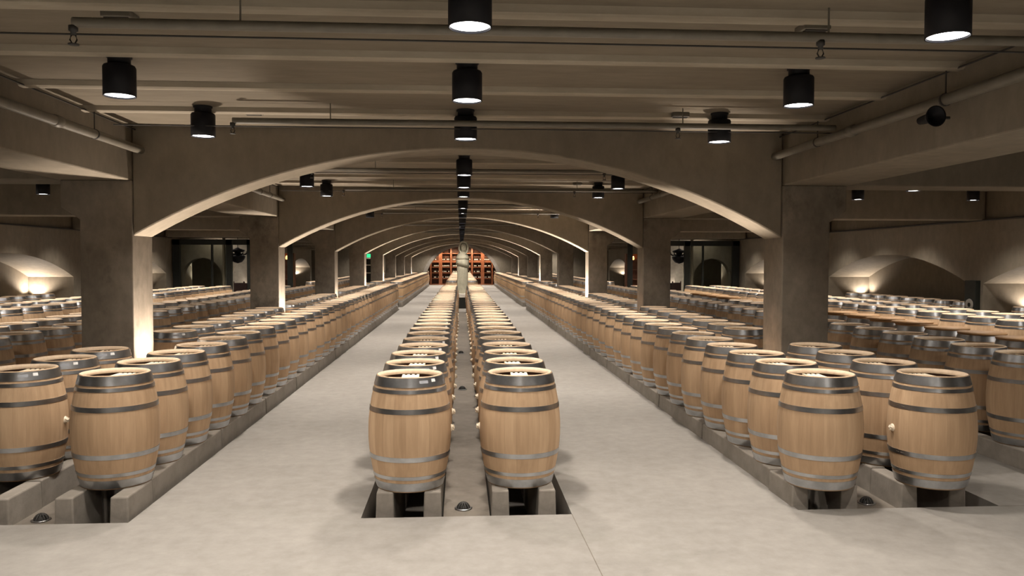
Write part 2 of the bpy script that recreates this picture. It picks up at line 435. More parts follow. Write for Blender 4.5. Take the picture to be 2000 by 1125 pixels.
for s in (-1, 1):
    for n, k in UP[s].items():
        y0 = D1+(n-1)*L
        dim = (s == 1 and n in (1, 2, 4, 6, 8))
        uplight(XC+s*(WIN-(0.34 if dim else 0.20)), y0+TH*0.5, 0.50, XC+s*(WIN-(1.45 if dim else 0.75)), y0+TH*0.5, 2.85 if dim else 2.6, PIER_W*k,
                'small black uplight at the foot of the %s pillar, %s side' % (nth(n-1), SIDE[s]), 'pillar uplights', 72 if dim else 105)
for s in (-1, 1):
    for n in range(1, 8):
        y1 = D1+n*L
        k = 2.4 if (s == -1 and n == 2) else (1.0 if s == 1 else 1.3)
        uplight(XC+s*(XW+1.08), y1-0.16, 0.95, XC+s*(XW+0.85), y1-0.30, 2.4, NICHE_W*k,
                'small uplight in the far corner of the %s niche in the %s wall' % (nth(n-1), SIDE[s]), 'niche uplights', 130)

# ------------------------------------------------------------------ barrels
BH, RH, RB = 0.95, 0.275, 0.350
def rad(z):
    t = abs(z-BH/2)/(BH/2)
    return RH + (RB-RH)*(1-t**1.9)
HOOPS = [(0.868, 0.943), (0.818, 0.848), (0.655, 0.695), (0.262, 0.302), (0.108, 0.138), (0.010, 0.080)]
def barrel_geo(seg, rings, full=True):
    """staves, head, bar, hoops as a list of (name, MB, materials)"""
    st = MB()
    prof = [(0.0, 0.03), (rad(0)-0.03, 0.03), (rad(0)-0.015, 0.0)] + [(rad(BH*k/rings), BH*k/rings) for k in range(rings)]
    prof += [(rad(BH-0.006), BH-0.006), (rad(BH)-0.004, BH-0.001)]
    n0 = len(prof)-1
    prof += [(0.267, BH), (0.240, 0.910), (0.246, 0.905), (0.246, 0.880)]
    mats = [0]*n0 + [1, 1, 2, 2]
    st.lathe(prof, seg, mats=mats)
    hd = MB()
    ring = lambda r0, z: [((r0+0.006*math.sin(7*a)+0.004*math.sin(17*a+1))*math.cos(a), (r0+0.006*math.sin(7*a)+0.004*math.sin(17*a+1))*math.sin(a), z) for a in [2*math.pi*k/seg for k in range(seg)]]
    i_ = ring(0.196, 0.886); o_ = [(0.2455*math.cos(2*math.pi*k/seg), 0.2455*math.sin(2*math.pi*k/seg), 0.886) for k in range(seg)]
    hd.add(i_, [list(range(seg))], 0)
    hd.add(i_+o_, [(k, (k+1) % seg, seg+(k+1) % seg, seg+k) for k in range(seg)], 1)
    bar = MB()
    y1 = 0.222; pts = []; wd = 0.073; tooth = 2*wd/7
    pts.append((-wd, -y1+0.02))
    for k in range(7):
        xx0 = -wd+k*tooth; yy = -y1-0.014 if k % 2 == 0 else -y1+0.036
        pts += [(xx0, yy), (xx0+tooth, yy)]
    top = [(-x, -y) for (x, y) in pts]
    bar.prism(pts + top, 0.886, 0.906, 'XY')
    hoops = []
    for (za, zb) in HOOPS:
        h = MB(); e = 0.0035
        ra, rb = rad(za)+e, rad(zb)+e
        if zb-za > 0.05: ra += 0.001; rb += 0.001
        h.lathe([(ra, za), (rb, zb)], seg)
        h.lathe([(ra-0.007, za), (ra, za)], seg, smooth=False); h.lathe([(rb, zb), (rb-0.007, zb)], seg, smooth=False)
        if full:
            zm = (za+zb)/2
            for da in (-0.10, -0.04, 0.04, 0.10):
                for dz in ((-0.018, 0.018) if zb-za > 0.05 else (0,)):
                    a = math.pi*0.08 + da; rr = rad(zm+dz)+e
                    c = Vector((rr*math.cos(a), rr*math.sin(a), zm+dz))
                    nrm = Vector((math.cos(a), math.sin(a), 0)); tg = Vector((-math.sin(a), math.cos(a), 0))
                    ring = [c + 0.006*(tg*math.cos(q*math.pi/3)+Vector((0, 0, 1))*math.sin(q*math.pi/3)) for q in range(6)]
                    h.add(ring + [c+nrm*0.005], [(q, (q+1) % 6, 6) for q in range(6)], 0, True)
        hoops.append(h)
    return st, hd, bar, hoops
st, hd, bar, hoops = barrel_geo(48, 16)
ME_ST = st.mesh('staves', [M_OAK, M_RIM, M_CHAR]); ME_HD = hd.mesh('head', [M_HEAD, M_CHAR]); ME_BAR = bar.mesh('cross_bar', M_BAR)
ME_HOOP = [h.mesh('hoop', M_HOOP) for h in hoops]
# bung: ribbed stopper on the bilge, facing +x in barrel space
bg = MB()
bg.lathe([(0.0, 0.032), (0.010, 0.031), (0.018, 0.024), (0.021, 0.012), (0.030, 0.008), (0.034, 0.002), (0.034, -0.01)], 16, axis='X', c=(RB-0.002, 0, BH*0.50))
for q in range(5):
    a = q*1.257
    bg.tube([(RB+0.012, 0.024*math.cos(a), BH*0.5+0.024*math.sin(a)), (RB+0.024, 0.018*math.cos(a+0.7), BH*0.5+0.018*math.sin(a+0.7))], 0.005, 6)
ME_BUNG = bg.mesh('bung', M_BUNG)
def patch(a0, a1, z0, z1, e):
    m = MB(); n = 5; vs = []
    for k in range(n+1):
        a = a0+(a1-a0)*k/n
        for z in (z0, z1): vs.append(((rad(z)+e)*math.cos(a), (rad(z)+e)*math.sin(a), z))
    m.add(vs, [(2*k, 2*k+2, 2*k+3, 2*k+1) for k in range(n)])
    return m
ME_TAG = patch(R(-50), R(-42), 0.905, 0.930, 0.0052).mesh('paper_label', M_PAPER, fix=False)
ME_FILM = patch(R(-72), R(-57), 0.898, 0.922, 0.0052).mesh('plastic_label', M_FILM, fix=False)
# single-mesh version for far barrels
def one_piece(seg, rings):
    st, hd, bar, hoops = barrel_geo(seg, rings, False)
    b = MB()
    def take(m, off):
        o = len(b.v); b.v += m.v
        for f, mi, sm in zip(m.f, m.m, m.sm): b.f.append([i+o for i in f]); b.m.append(mi+off); b.sm.append(sm)
    take(st, 0); hd.m = [{0: 3, 1: 2}[q] for q in hd.m]; take(hd, 0); take(bar, 4)
    for h in hoops: take(h, 5)
    return b
OP = one_piece(28, 9)
ME_FAR = OP.mesh('wine_barrel', [M_OAK, M_RIM, M_CHAR, M_HEAD, M_BAR, M_HOOP])

PROTO = {}
def make_barrel(bung_side, stickers):
    key = (bung_side, stickers)
    if key in PROTO: return copy_tree(PROTO[key])
    r = empty('wine_barrel', (0, 0, 0))
    def part(nm, me, rz=0.0):
        o = bpy.data.objects.new(nm, me); COL.objects.link(o); o.parent = r; o.rotation_euler = (0, 0, rz); return o
    part('staves', ME_ST); part('head', ME_HD); part('cross_bar', ME_BAR)
    rz = 0 if bung_side > 0 else math.pi
    for me in ME_HOOP: part('hoop', me, rz)
    part('bung', ME_BUNG, rz)
    if stickers:
        part('paper_label', ME_TAG); part('plastic_label', ME_FILM)
    PROTO[key] = r
    return r

# the list of all barrels: (x, y, block, row name, index in row, part of the hall, bung side, stickers)
SP = 0.76
PILLARS = [(XC+s*WIN, XC+s*(WIN+0.59), D1+(n-1)*L, D1+(n-1)*L+TH) for n in range(0, 9) for s in (-1, 1)]
def hits_pillar(x, y, r=0.37):
    for (a, b, c, d) in PILLARS:
        lo, hi = min(a, b), max(a, b)
        if lo-r < x < hi+r and c-r-0.03 < y < d+r+0.03: return True
    return False
ALL = []
START = {(-0.43): 6.77, 0.52: 6.83, -2.96: 6.98, 3.09: 6.60, -3.89: 7.28, 4.05: 6.56, -5.82: 7.0, 5.92: 7.19, -6.77: 7.2, 6.87: 7.0}
for b in BLOCKS:
    cen = b['key'] == 'central block'
    rows = b['rows']; mid = sum(r[0] for r in rows)/2
    for (x, rn) in rows:
        side = 1 if x < mid else -1
        stick = (cen and x < 0) or (b['key'] == 'left block' and rn == 'pillar row')
        y = START.get(x, 7.1); end1 = 32.0 if cen else 34.1
        if abs(x) > 5: end1 = 31.3
        k = 0
        while y < end1:
            if not hits_pillar(x, y): ALL.append((x, y, b['key'], rn, k, 'near', side, stick)); k += 1
            y += SP
        y = 39.3 if cen else 36.75; k = 0
        y_end = Y_END-1.5 if abs(x) < 8 else 0
        while y < y_end:
            if not hits_pillar(x, y): ALL.append((x, y, b['key'], rn, k, 'far', side, stick)); k += 1
            y += SP
for s in (-1, 1):
    for n in range(1, 3):
        y = D1+n*L-0.75; k = 0
        while y > D1+(n-1)*L+TH+0.45:
            ALL.append((XC+s*(XW+0.50), y, '%s niche in the %s wall' % (nth(n-1), SIDE[s]), 'row', k, 'niche', -s, False)); k += 1
            y -= SP
def in_view(x, y):
    u, v, d = project(x, y, 1.13)
    return -45 < u < 2045
def blocked(x, y):      # share of the sight line from the camera cut by a pillar
    cut = 0
    for dx in (-0.25, 0, 0.25):
        for (a, b, c, d) in PILLARS:
            if d > y-0.2 or c < 1: continue
            lo, hi = min(a, b), max(a, b)
            hit = False
            for yy in (c, d):
                xx = (x+dx)*yy/y
                if lo < xx < hi: hit = True
            if hit: cut += 1; break
    return cut >= 3
SHOW = [q for q in ALL if in_view(q[0], q[1]) and not blocked(q[0], q[1])]
def show_size(q):
    x, y, blk = q[0], q[1], q[2]
    f = 1.0
    if q[3] == 'aisle row' or blk == 'central block': f = 1.35
    if q[5] == 'niche': f = 0.8
    return f/math.hypot(x, y)
SHOW.sort(key=show_size, reverse=True)
NEAR, FAR = SHOW[:300], SHOW[300:]
for q in NEAR:
    x, y, blk, rn, k, hall, side, stick = q
    px = FPX*0.7/y
    if px > 50:
        o = make_barrel(side, stick)
    else:
        o = bpy.data.objects.new('wine_barrel', ME_FAR); COL.objects.link(o)
    o.location = (x+random.uniform(-0.012, 0.012), y+random.uniform(-0.012, 0.012), RAIL_TOP)
    o.rotation_euler = (0, 0, R(random.uniform(-4, 4)))
    if hall == 'niche':
        o.location.z = 0.17
        lab = 'oak barrel, %s from the far end inside the %s' % (nth(k).replace('frontmost', 'first'), blk)
    elif hall == 'near':
        lab = 'pale oak barrel, %s from the front, %s of the %s' % (nth(k).replace('frontmost', 'first'), rn, blk)
    else:
        lab = 'small oak barrel, %s past the statue, %s of the %s' % (nth(k).replace('frontmost', 'first'), rn, blk)
    tag(o, lab, 'barrel', 'barrels, %s of the %s' % (rn, blk))
# everything beyond the 300 largest: one object
SM = one_piece(16, 6)
far = MB()
for q in FAR:
    o = len(far.v); a = random.uniform(0, 6.28)
    far.v += [(vx+q[0], vy+q[1], vz+RAIL_TOP) for (vx, vy, vz) in SM.v]
    far.f += [[i+o for i in f] for f in SM.f]; far.m += SM.m; far.sm += SM.sm
if FAR:
    tag(far.build('distant_barrels', [M_HEAD, M_RIM, M_CHAR, M_HEAD, M_BAR, M_HOOP], fix=False),
        'small pale oak barrels in the distant rows beyond the nearer ones', 'barrels', kind='stuff')

# ------------------------------------------------------------------ concrete rails under the barrels
def rail(xa, y0, y1, label, group, top=RAIL_TOP):
    m = MB(); m.box(-0.085, 0.085, 0.0, y1-y0, PITZ, top, taper=0.016)
    o = m.build('concrete_rail', M_RAIL, loc=(xa, y0, 0)); bevel(o, 0.012, 2)
    return tag(o, label, 'barrel rail', group)
for b in BLOCKS:
    cen = b['key'] == 'central block'
    for (x, rn) in b['rows']:
        for sd, sn in ((-1, 'left'), (1, 'right')):
            xr = x + sd*0.195
            if abs(x) < 5: cuts = [6.50] + ([7.05] if not cen else []) + [7.05+2.03*k + (0.03 if k else 0) for k in range(1, 14)]
            else: cuts = [6.9, 13.7, 20.5, 27.3]
            last = 32.5 if cen else (31.8 if abs(x) > 5 else 34.4)
            cuts = [c for c in cuts if c < last-0.6] + [last]
            for k in range(len(cuts)-1):
                off = 0.02 if (k == 0 and not cen) else 0
                ya, yb = cuts[k], cuts[k+1]-0.025
                if abs(x) > 5 and not any(in_view(xr, yy) for yy in (ya, (ya+yb)/2, yb)): continue
                rail(xr+off*sd, ya, yb, 'grey concrete rail, %s length, %s side of the %s, %s' % (nth(k), sn, rn, b['key']), 'rails under the %s' % b['key'])
            if abs(x) < 5:
                rail(xr, (39.0 if cen else 36.3), Y_END-1.1, 'far grey concrete rail past the statue, %s side of the %s, %s' % (sn, rn, b['key']), 'far rails under the %s' % b['key'])
for s in (-1, 1):
    for n in range(1, 3):
        for sd, sn in ((-1, 'left'), (1, 'right')):
            m = MB(); m.box(-0.07, 0.07, 0, L-TH-0.2, 0, 0.17)
            o = m.build('concrete_rail', M_RAIL, loc=(XC+s*(XW+0.50)+sd*0.195, D1+(n-1)*L+TH+0.1, 0))
            tag(o, '%s concrete rail on the floor of the %s niche, %s wall' % (sn, nth(n-1), SIDE[s]), 'barrel rail', 'niche rails')

# ------------------------------------------------------------------ wooden lids lying on barrels of the right side aisle
def lid(x, y, z, label, rz=0.0):
    m = MB()
    m.lathe([(0.0, 0.0), (0.285, 0.0), (0.290, 0.010), (0.285, 0.024), (0.0, 0.024)], 36)
    o = m.build('barrel_lid', M_OLDHEAD, loc=(x, y, z)); o.rotation_euler = (0, 0, rz)
    return tag(o, label, 'barrel lid', 'loose lids on barrels')
LX = [q for q in ALL if q[2] == 'right side aisle' and q[3] == 'outer row' and q[5] == 'near']
for k, q in enumerate(LX):
    if 8.5 < q[1] < 11.4:
        lid(q[0], q[1], RAIL_TOP+BH, 'flat brown wooden lid on the %s barrel, outer row, right side aisle' % nth(q[4]), R(20*k))
    elif 11.4 < q[1] < 14.0 or 19.5 < q[1] < 22.6:
        lid(q[0], q[1], RAIL_TOP+BH, 'lower wooden lid on the %s barrel, outer row, right side aisle' % nth(q[4]), R(15*k))
        lid(q[0]-0.05, q[1]+0.02, RAIL_TOP+BH+0.026, 'upper wooden lid on the %s barrel, outer row, right side aisle' % nth(q[4]), R(40+15*k))

# ------------------------------------------------------------------ floor drains
def drain(x, y, z, label):
    r = empty('floor_drain', (x, y, z)); tag(r, label, 'drain', 'domed floor drains')
    c = MB(); c.lathe([(0.062, 0.0), (0.072, 0.004), (0.075, 0.008), (0.062, 0.012), (0.055, 0.004)], 24); c.build('ring', M_HOOP, r)
    d = MB()
    for q in range(10):
        a = q*math.pi/5
        d.tube([(0.052*math.cos(t)*math.cos(a), 0.052*math.cos(t)*math.sin(a), 0.004+0.05*math.sin(t)) for t in (0, 0.4, 0.8, 1.2, 1.5)], 0.008, 6)
    d.lathe([(0.044, 0.004), (0.036, 0.03), (0.018, 0.042), (0.0, 0.045)], 16)
    d.build('strainer', M_IRON, r)
drain(0.02, 6.66, -0.012, 'black domed floor drain between the two frontmost central barrels')
drain(0.02, 12.9, -0.012, 'second domed floor drain along the central strip')
drain(0.0, 18.0, -0.012, 'third domed floor drain along the central strip')
drain(-3.44, 6.68, -0.05, 'black domed floor drain at the front of the left block')
drain(3.57, 6.72, -0.05, 'black domed floor drain at the front of the right block')

# ------------------------------------------------------------------ pipes, sprinklers and vents under the ceiling
def hanger(m, x, y, z0, r=0.004): m.tube([(x, y, z0), (x, y, Z_CEIL+0.01)], r, 6)
for n in range(0, 5):
    for j, yy in enumerate((4.80, 8.02)):
        y = yy + n*L; z = 3.46
        xl, xr = XC-2.3, XC+(3.8 if j == 1 or n == 0 else 2.6)
        r = empty('sprinkler_pipe', (0, y, z))
        tag(r, '%s grey sprinkler pipe crossing the nave ceiling' % nth(2*n+j), 'pipe', 'cross pipes under the nave ceiling')
        m = MB(); m.tube([(xl, 0, 0), (xr, 0, 0)], 0.030, 14); m.build('pipe', M_PIPE, r)
        for x in (XC-1.35, XC+2.2):
            m = MB(); m.tube([(x, 0, 0.02), (x, 0, Z_CEIL-z+0.01)], 0.006, 6); m.build('hanger', M_PIPE, r)
        for x in (xl, XC+2.15):
            m = MB()
            m.lathe([(0.0, -0.02), (0.026, -0.02), (0.026, -0.05), (0.016, -0.055), (0.016, -0.075), (0.0, -0.075)], 12, c=(x, 0, 0))
            for sx in (-1, 1): m.tube([(x+sx*0.012, 0, -0.075), (x+sx*0.02, 0, -0.10), (x+sx*0.006, 0, -0.125)], 0.0045, 6)
            m.lathe([(0.0, -0.124), (0.03, -0.124), (0.03, -0.130), (0.0, -0.130)], 12, c=(x, 0, 0))
            m.build('sprinkler_head', M_IRON, r)
        m = MB(); m.tube([(xl-1.2, 0.14, -0.03), (xr+0.2, 0.14, -0.03)], 0.006, 6)
        c = m.build('cable', M_IRON, r)
for s in (-1, 1):
    for n in range(0, 4):
        y0 = D1+(n-1)*L+TH; y1 = D1+n*L
        x = XC+s*(WIN-0.10); z = 3.36
        r = empty('main_pipe', (x, y0, z)); tag(r, '%s long pipe along the %s beam of the nave' % (nth(n), SIDE[s]), 'pipe', 'main pipes along the beams')
        m = MB(); m.tube([(0, 0, 0), (0, y1-y0, 0)], 0.046, 16); m.build('pipe', M_PIPE, r)
        for q in (0.28, 0.72):
            m = MB(); m.lathe([(0.046, -0.06), (0.056, -0.05), (0.056, 0.05), (0.046, 0.06)], 16, axis='Y', c=(0, (y1-y0)*q, 0))
            m.build('coupling', M_PIPE, r)
        for q in (0.15, 0.5, 0.83):
            m = MB(); m.tube([(0, (y1-y0)*q, 0.03), (0, (y1-y0)*q, Z_CEIL-z+0.01)], 0.006, 6)
            m.lathe([(0.048, -0.012), (0.052, -0.012), (0.052, 0.012), (0.048, 0.012)], 14, axis='Y', c=(0, (y1-y0)*q, 0))
            m.build('hanger', M_IRON, r)
        m = MB(); m.tube([(s*0.06, 0, Z_CEIL-z-0.045), (s*0.06, y1-y0, Z_CEIL-z-0.045)], 0.007, 6)
        tag(m.build('conduit', M_IRON, loc=(x, y0, z)), '%s thin dark conduit above the %s main pipe' % (nth(n), SIDE[s]), 'conduit', 'conduits along the beams')
        # side aisle pipes
        m = MB(); xx0 = XC+s*4.67; xx1 = XC+s*11.51
        m.tube([(xx0, y0+0.55, 3.26), (xx1, y0+0.55, 3.26)], 0.022, 10)
        tag(m.build('side_pipe', M_IRON), '%s dark pipe across the %s side aisle' % (nth(n), SIDE[s]), 'pipe', 'side aisle pipes')
        m = MB(); m.tube([(XC+s*(XW-0.03), y0, 3.0), (XC+s*(XW-0.03), y1+TH, 3.0)], 0.022, 10)
        tag(m.build('wall_pipe', M_IRON), '%s dark pipe along the top of the %s wall' % (nth(n), SIDE[s]), 'pipe', 'wall pipes')
for n in range(0, 4):
    for j, (xx, yy) in enumerate([(-2.2, 8.4), (2.24, 8.3), (-2.2, 5.2), (2.26, 5.16)]):
        r = empty('ceiling_vent', (XC+xx, yy+n*L, Z_CEIL)); tag(r, '%s small grey ceiling vent on the %s side of the nave' % (nth(2*n+(0 if j > 1 else 1)), 'left' if xx < 0 else 'right'), 'vent', 'ceiling vents')
        m = MB(); m.box(-0.09, 0.09, -0.08, 0.08, -0.045, 0.0); bevel(m.build('frame', M_PIPE, r), 0.006)
        m = MB()
        for q in range(4): m.box(-0.075, 0.075, -0.066+q*0.036, -0.048+q*0.036, -0.052, -0.044)
        m.build('louvre', M_IRON, r)
r = empty('horn_speaker', (XC+3.62, 6.05, 3.21)); tag(r, 'dark round horn speaker on the right beam under the pipe', 'speaker')
m = MB(); m.lathe([(0.03, 0.14), (0.04, 0.02), (0.075, -0.06), (0.082, -0.075), (0.070, -0.07), (0.02, 0.0)], 24, axis='Y'); m.build('horn', M_BLACK, r)
m = MB(); m.tube([(0, 0.1, 0.02), (0.22, 0.1, 0.02)], 0.012, 8); m.build('bracket', M_IRON, r)

# ------------------------------------------------------------------ stone statue on a plinth
YS = 35.1; XS = 0.07
pl = empty('plinth', (XS, YS, 0)); tag(pl, 'pale stone plinth with a dark base under the statue', 'plinth')
m = MB(); m.box(-0.24, 0.24, -0.24, 0.24, 0, 0.48); m.build('base', M_DARK, pl)
m = MB(); m.box(-0.27, 0.27, -0.27, 0.27, 0.48, 0.66); bevel(m.build('slab', M_PLINTH, pl), 0.015)
stt = empty('statue', (XS, YS, 0.66)); tag(stt, 'tall pale stone statue of a robed hooded figure standing on a plinth', 'statue')
def loft(m, rings, n=40, cap=True):
    vs = []; fs = []
    for (z, rx, ry, cx, cy, fold) in rings:
        for k in range(n):
            a = 2*math.pi*k/n
            f = 1 + fold*math.sin(9*a+z*1.3) + fold*0.6*math.sin(14*a+1.0)
            vs.append((cx+rx*f*math.cos(a), cy+ry*f*math.sin(a), z))
    for j in range(len(rings)-1):
        for k in range(n): fs.append((j*n+k, j*n+(k+1) % n, (j+1)*n+(k+1) % n, (j+1)*n+k))
    m.add(vs, fs, 0, True)
    if cap:
        m.add(vs[-n:], [list(range(n))], 0, True); m.add(vs[:n], [list(range(n))[::-1]], 0)
m = MB()
loft(m, [(0.0, 0.25, 0.21, 0, 0, 0.04), (0.08, 0.235, 0.20, 0, 0, 0.04), (0.4, 0.225, 0.19, 0, 0, 0.035), (0.8, 0.235, 0.19, 0, 0, 0.03), (1.1, 0.25, 0.195, 0, 0, 0.025), (1.35, 0.255, 0.2, 0, 0, 0.012), (1.55, 0.25, 0.19, 0, 0, 0), (1.68, 0.22, 0.16, 0, 0, 0), (1.76, 0.13, 0.12, 0.02, 0, 0), (1.82, 0.08, 0.085, 0.03, -0.04, 0),
         (1.86, 0.085, 0.085, 0.035, -0.10, 0), (1.92, 0.112, 0.10, 0.04, -0.11, 0), (2.02, 0.13, 0.115, 0.045, -0.10, 0), (2.12, 0.125, 0.12, 0.048, -0.09, 0), (2.18, 0.09, 0.09, 0.05, -0.08, 0), (2.21, 0.02, 0.03, 0.05, -0.08, 0)])
def blob(m, c, r, n=14, q=8):
    vs = [(c[0]+r[0]*math.cos(2*math.pi*k/n)*math.sin(math.pi*j/q), c[1]+r[1]*math.sin(2*math.pi*k/n)*math.sin(math.pi*j/q), c[2]+r[2]*math.cos(math.pi*j/q)) for j in range(q+1) for k in range(n)]
    m.add(vs, [(j*n+k, j*n+(k+1) % n, (j+1)*n+(k+1) % n, (j+1)*n+k) for j in range(q) for k in range(n)], 0, True)
blob(m, (0.042, -0.222, 2.00), (0.020, 0.034, 0.045))           # nose
blob(m, (0.042, -0.208, 1.935), (0.035, 0.018, 0.012))         # mouth
blob(m, (0.042, -0.195, 1.885), (0.04, 0.025, 0.02))           # chin
for s_ in (-1, 1):
    blob(m, (0.042+s_*0.05, -0.202, 2.035), (0.024, 0.014, 0.012)) # eyes
    blob(m, (0.042+s_*0.052, -0.205, 2.066), (0.034, 0.018, 0.010)) # brows
m.build('figure', M_STONE, stt)
m = MB()                                                        # shawl wrapped round shoulders and arms
def wrap(z0f, rings, n=40):
    vs = []; fs = []
    for (z, tilt, rx, ry) in rings:
        for k in range(n):
            a = 2*math.pi*k/n
            vs.append((rx*math.cos(a), ry*math.sin(a), z+tilt*math.cos(a)))
    for j in range(len(rings)-1):
        for k in range(n): fs.append((j*n+k, j*n+(k+1) % n, (j+1)*n+(k+1) % n, (j+1)*n+k))
    m.add(vs, fs, 0, True)
wrap(0, [(1.20, -0.07, 0.262, 0.208), (1.20, -0.07, 0.282, 0.228), (1.34, -0.05, 0.288, 0.235), (1.48, -0.02, 0.285, 0.23), (1.53, 0.0, 0.262, 0.21)])
wrap(0, [(1.50, 0.0, 0.262, 0.208), (1.51, 0.0, 0.295, 0.235), (1.60, 0.0, 0.280, 0.222), (1.70, 0.0, 0.225, 0.185), (1.80, -0.01, 0.165, 0.175), (1.88, -0.01, 0.13, 0.165), (1.89, -0.01, 0.10, 0.14)])
m.build('shawl', M_STONE, stt)
m = MB()                                                        # hood: thick shell open at the face
vs = []; n = 28; prof = []
for j in range(9):
    t = j/8
    vs += [((0.045 + (0.162*math.cos(a))*(1-0.5*t**2)), -0.19+0.36*t+0.05*abs(math.sin(a))*(1-t)*(-1 if math.sin(a) > 0 else 0.6), 2.0 + (0.245*math.sin(a))*(1-0.5*t**2)) for a in [2*math.pi*k/n for k in range(n)]]
fs = [(j*n+k, j*n+(k+1) % n, (j+1)*n+(k+1) % n, (j+1)*n+k) for j in range(8) for k in range(n)]
m.add(vs, fs, 0, True); m.add(vs[-n:], [list(range(n))], 0, True)
o = m.build('hood', M_STONE, stt); hm = o.modifiers.new('thick', 'SOLIDIFY'); hm.thickness = 0.068; hm.offset = 1; hm = o.modifiers.new('round', 'SUBSURF'); hm.levels = 1; hm.render_levels = 1

# ------------------------------------------------------------------ library of wooden shelving behind the far arch
YL = Y_END+1.5
lib_x = [-3.4, -2.7, -1.85, -0.93, 0.0, 0.93, 1.85, 2.7, 3.4]
names = ['leftmost', 'second', 'third', 'fourth', 'fifth', 'sixth', 'seventh', 'rightmost']
for k in range(8):
    x0, x1 = XC+lib_x[k], XC+lib_x[k+1]
    r = empty('wine_shelf', ((x0+x1)/2, YL, 0)); tag(r, '%s bay of tall red wooden wine shelving behind the far arch' % names[k], 'shelf', 'wine shelving')
    h = (x1-x0)/2
    m = MB(); m.box(-h, h, 0.35, 0.40, 0, 3.5); m.build('back_panel', M_MAHOGD, r)
    for sx in (-1, 1):
        wp = 0.075 if abs(abs(lib_x[k + (1 if sx > 0 else 0)]) - 1.85) < 0.01 else 0.035
        m = MB(); m.box(sx*(h-wp) - wp, sx*(h-wp)+wp, -0.04, 0.36, 0, 3.5); m.build('post', M_MAHOG, r)
    for z in (0.05, 0.55, 1.05, 1.55, 2.05, 2.75):
        m = MB(); m.box(-h+0.1, h-0.1, 0.0, 0.36, z-(0.09 if z == 2.05 else 0.03), z+(0.09 if z == 2.05 else 0.03)); m.build('shelf_board', M_MAHOG, r)
    cnt = 0
    for z in (0.58, 1.08, 1.58, 2.14):
        for q in range(5):
            if random.random() < 0.25: continue
            b_ = MB(); b_.lathe([(0, 0), (0.036, 0), (0.036, 0.19), (0.014, 0.24), (0.014, 0.31), (0, 0.31)], 10)
            b_.lathe([(0.037, 0.05), (0.037, 0.14)], 10, mi=1)
            o = b_.build('wine_bottle', [M_BOTTLE, M_PAPER], loc=((x0+x1)/2 - h+0.2+q*(2*h-0.4)/4, YL+0.14, z))
            tag(o, 'dark wine bottle with pale label, %s shelf, %s bay of the far library' % ({0.58: 'lowest', 1.08: 'second', 1.58: 'third', 2.14: 'upper'}[z], names[k]), 'bottle', 'bottles on the %s library shelf, %s bay' % ({0.58: 'lowest', 1.08: 'second', 1.58: 'third', 2.14: 'upper'}[z], names[k]))
for k, xx in enumerate((-2.2, -0.7, 0.8, 2.3)):
    ld = bpy.data.lights.new('library_light', 'SPOT'); ld.energy = 240; ld.color = (1.0, 0.72, 0.45); ld.spot_size = R(130); ld.spot_blend = 0.8; ld.shadow_soft_size = 0.1
    lo = bpy.data.objects.new('library_light', ld); COL.objects.link(lo); lo.location = (XC+xx, Y_END+0.62, 3.2); lo.rotation_euler = (R(28), 0, 0)

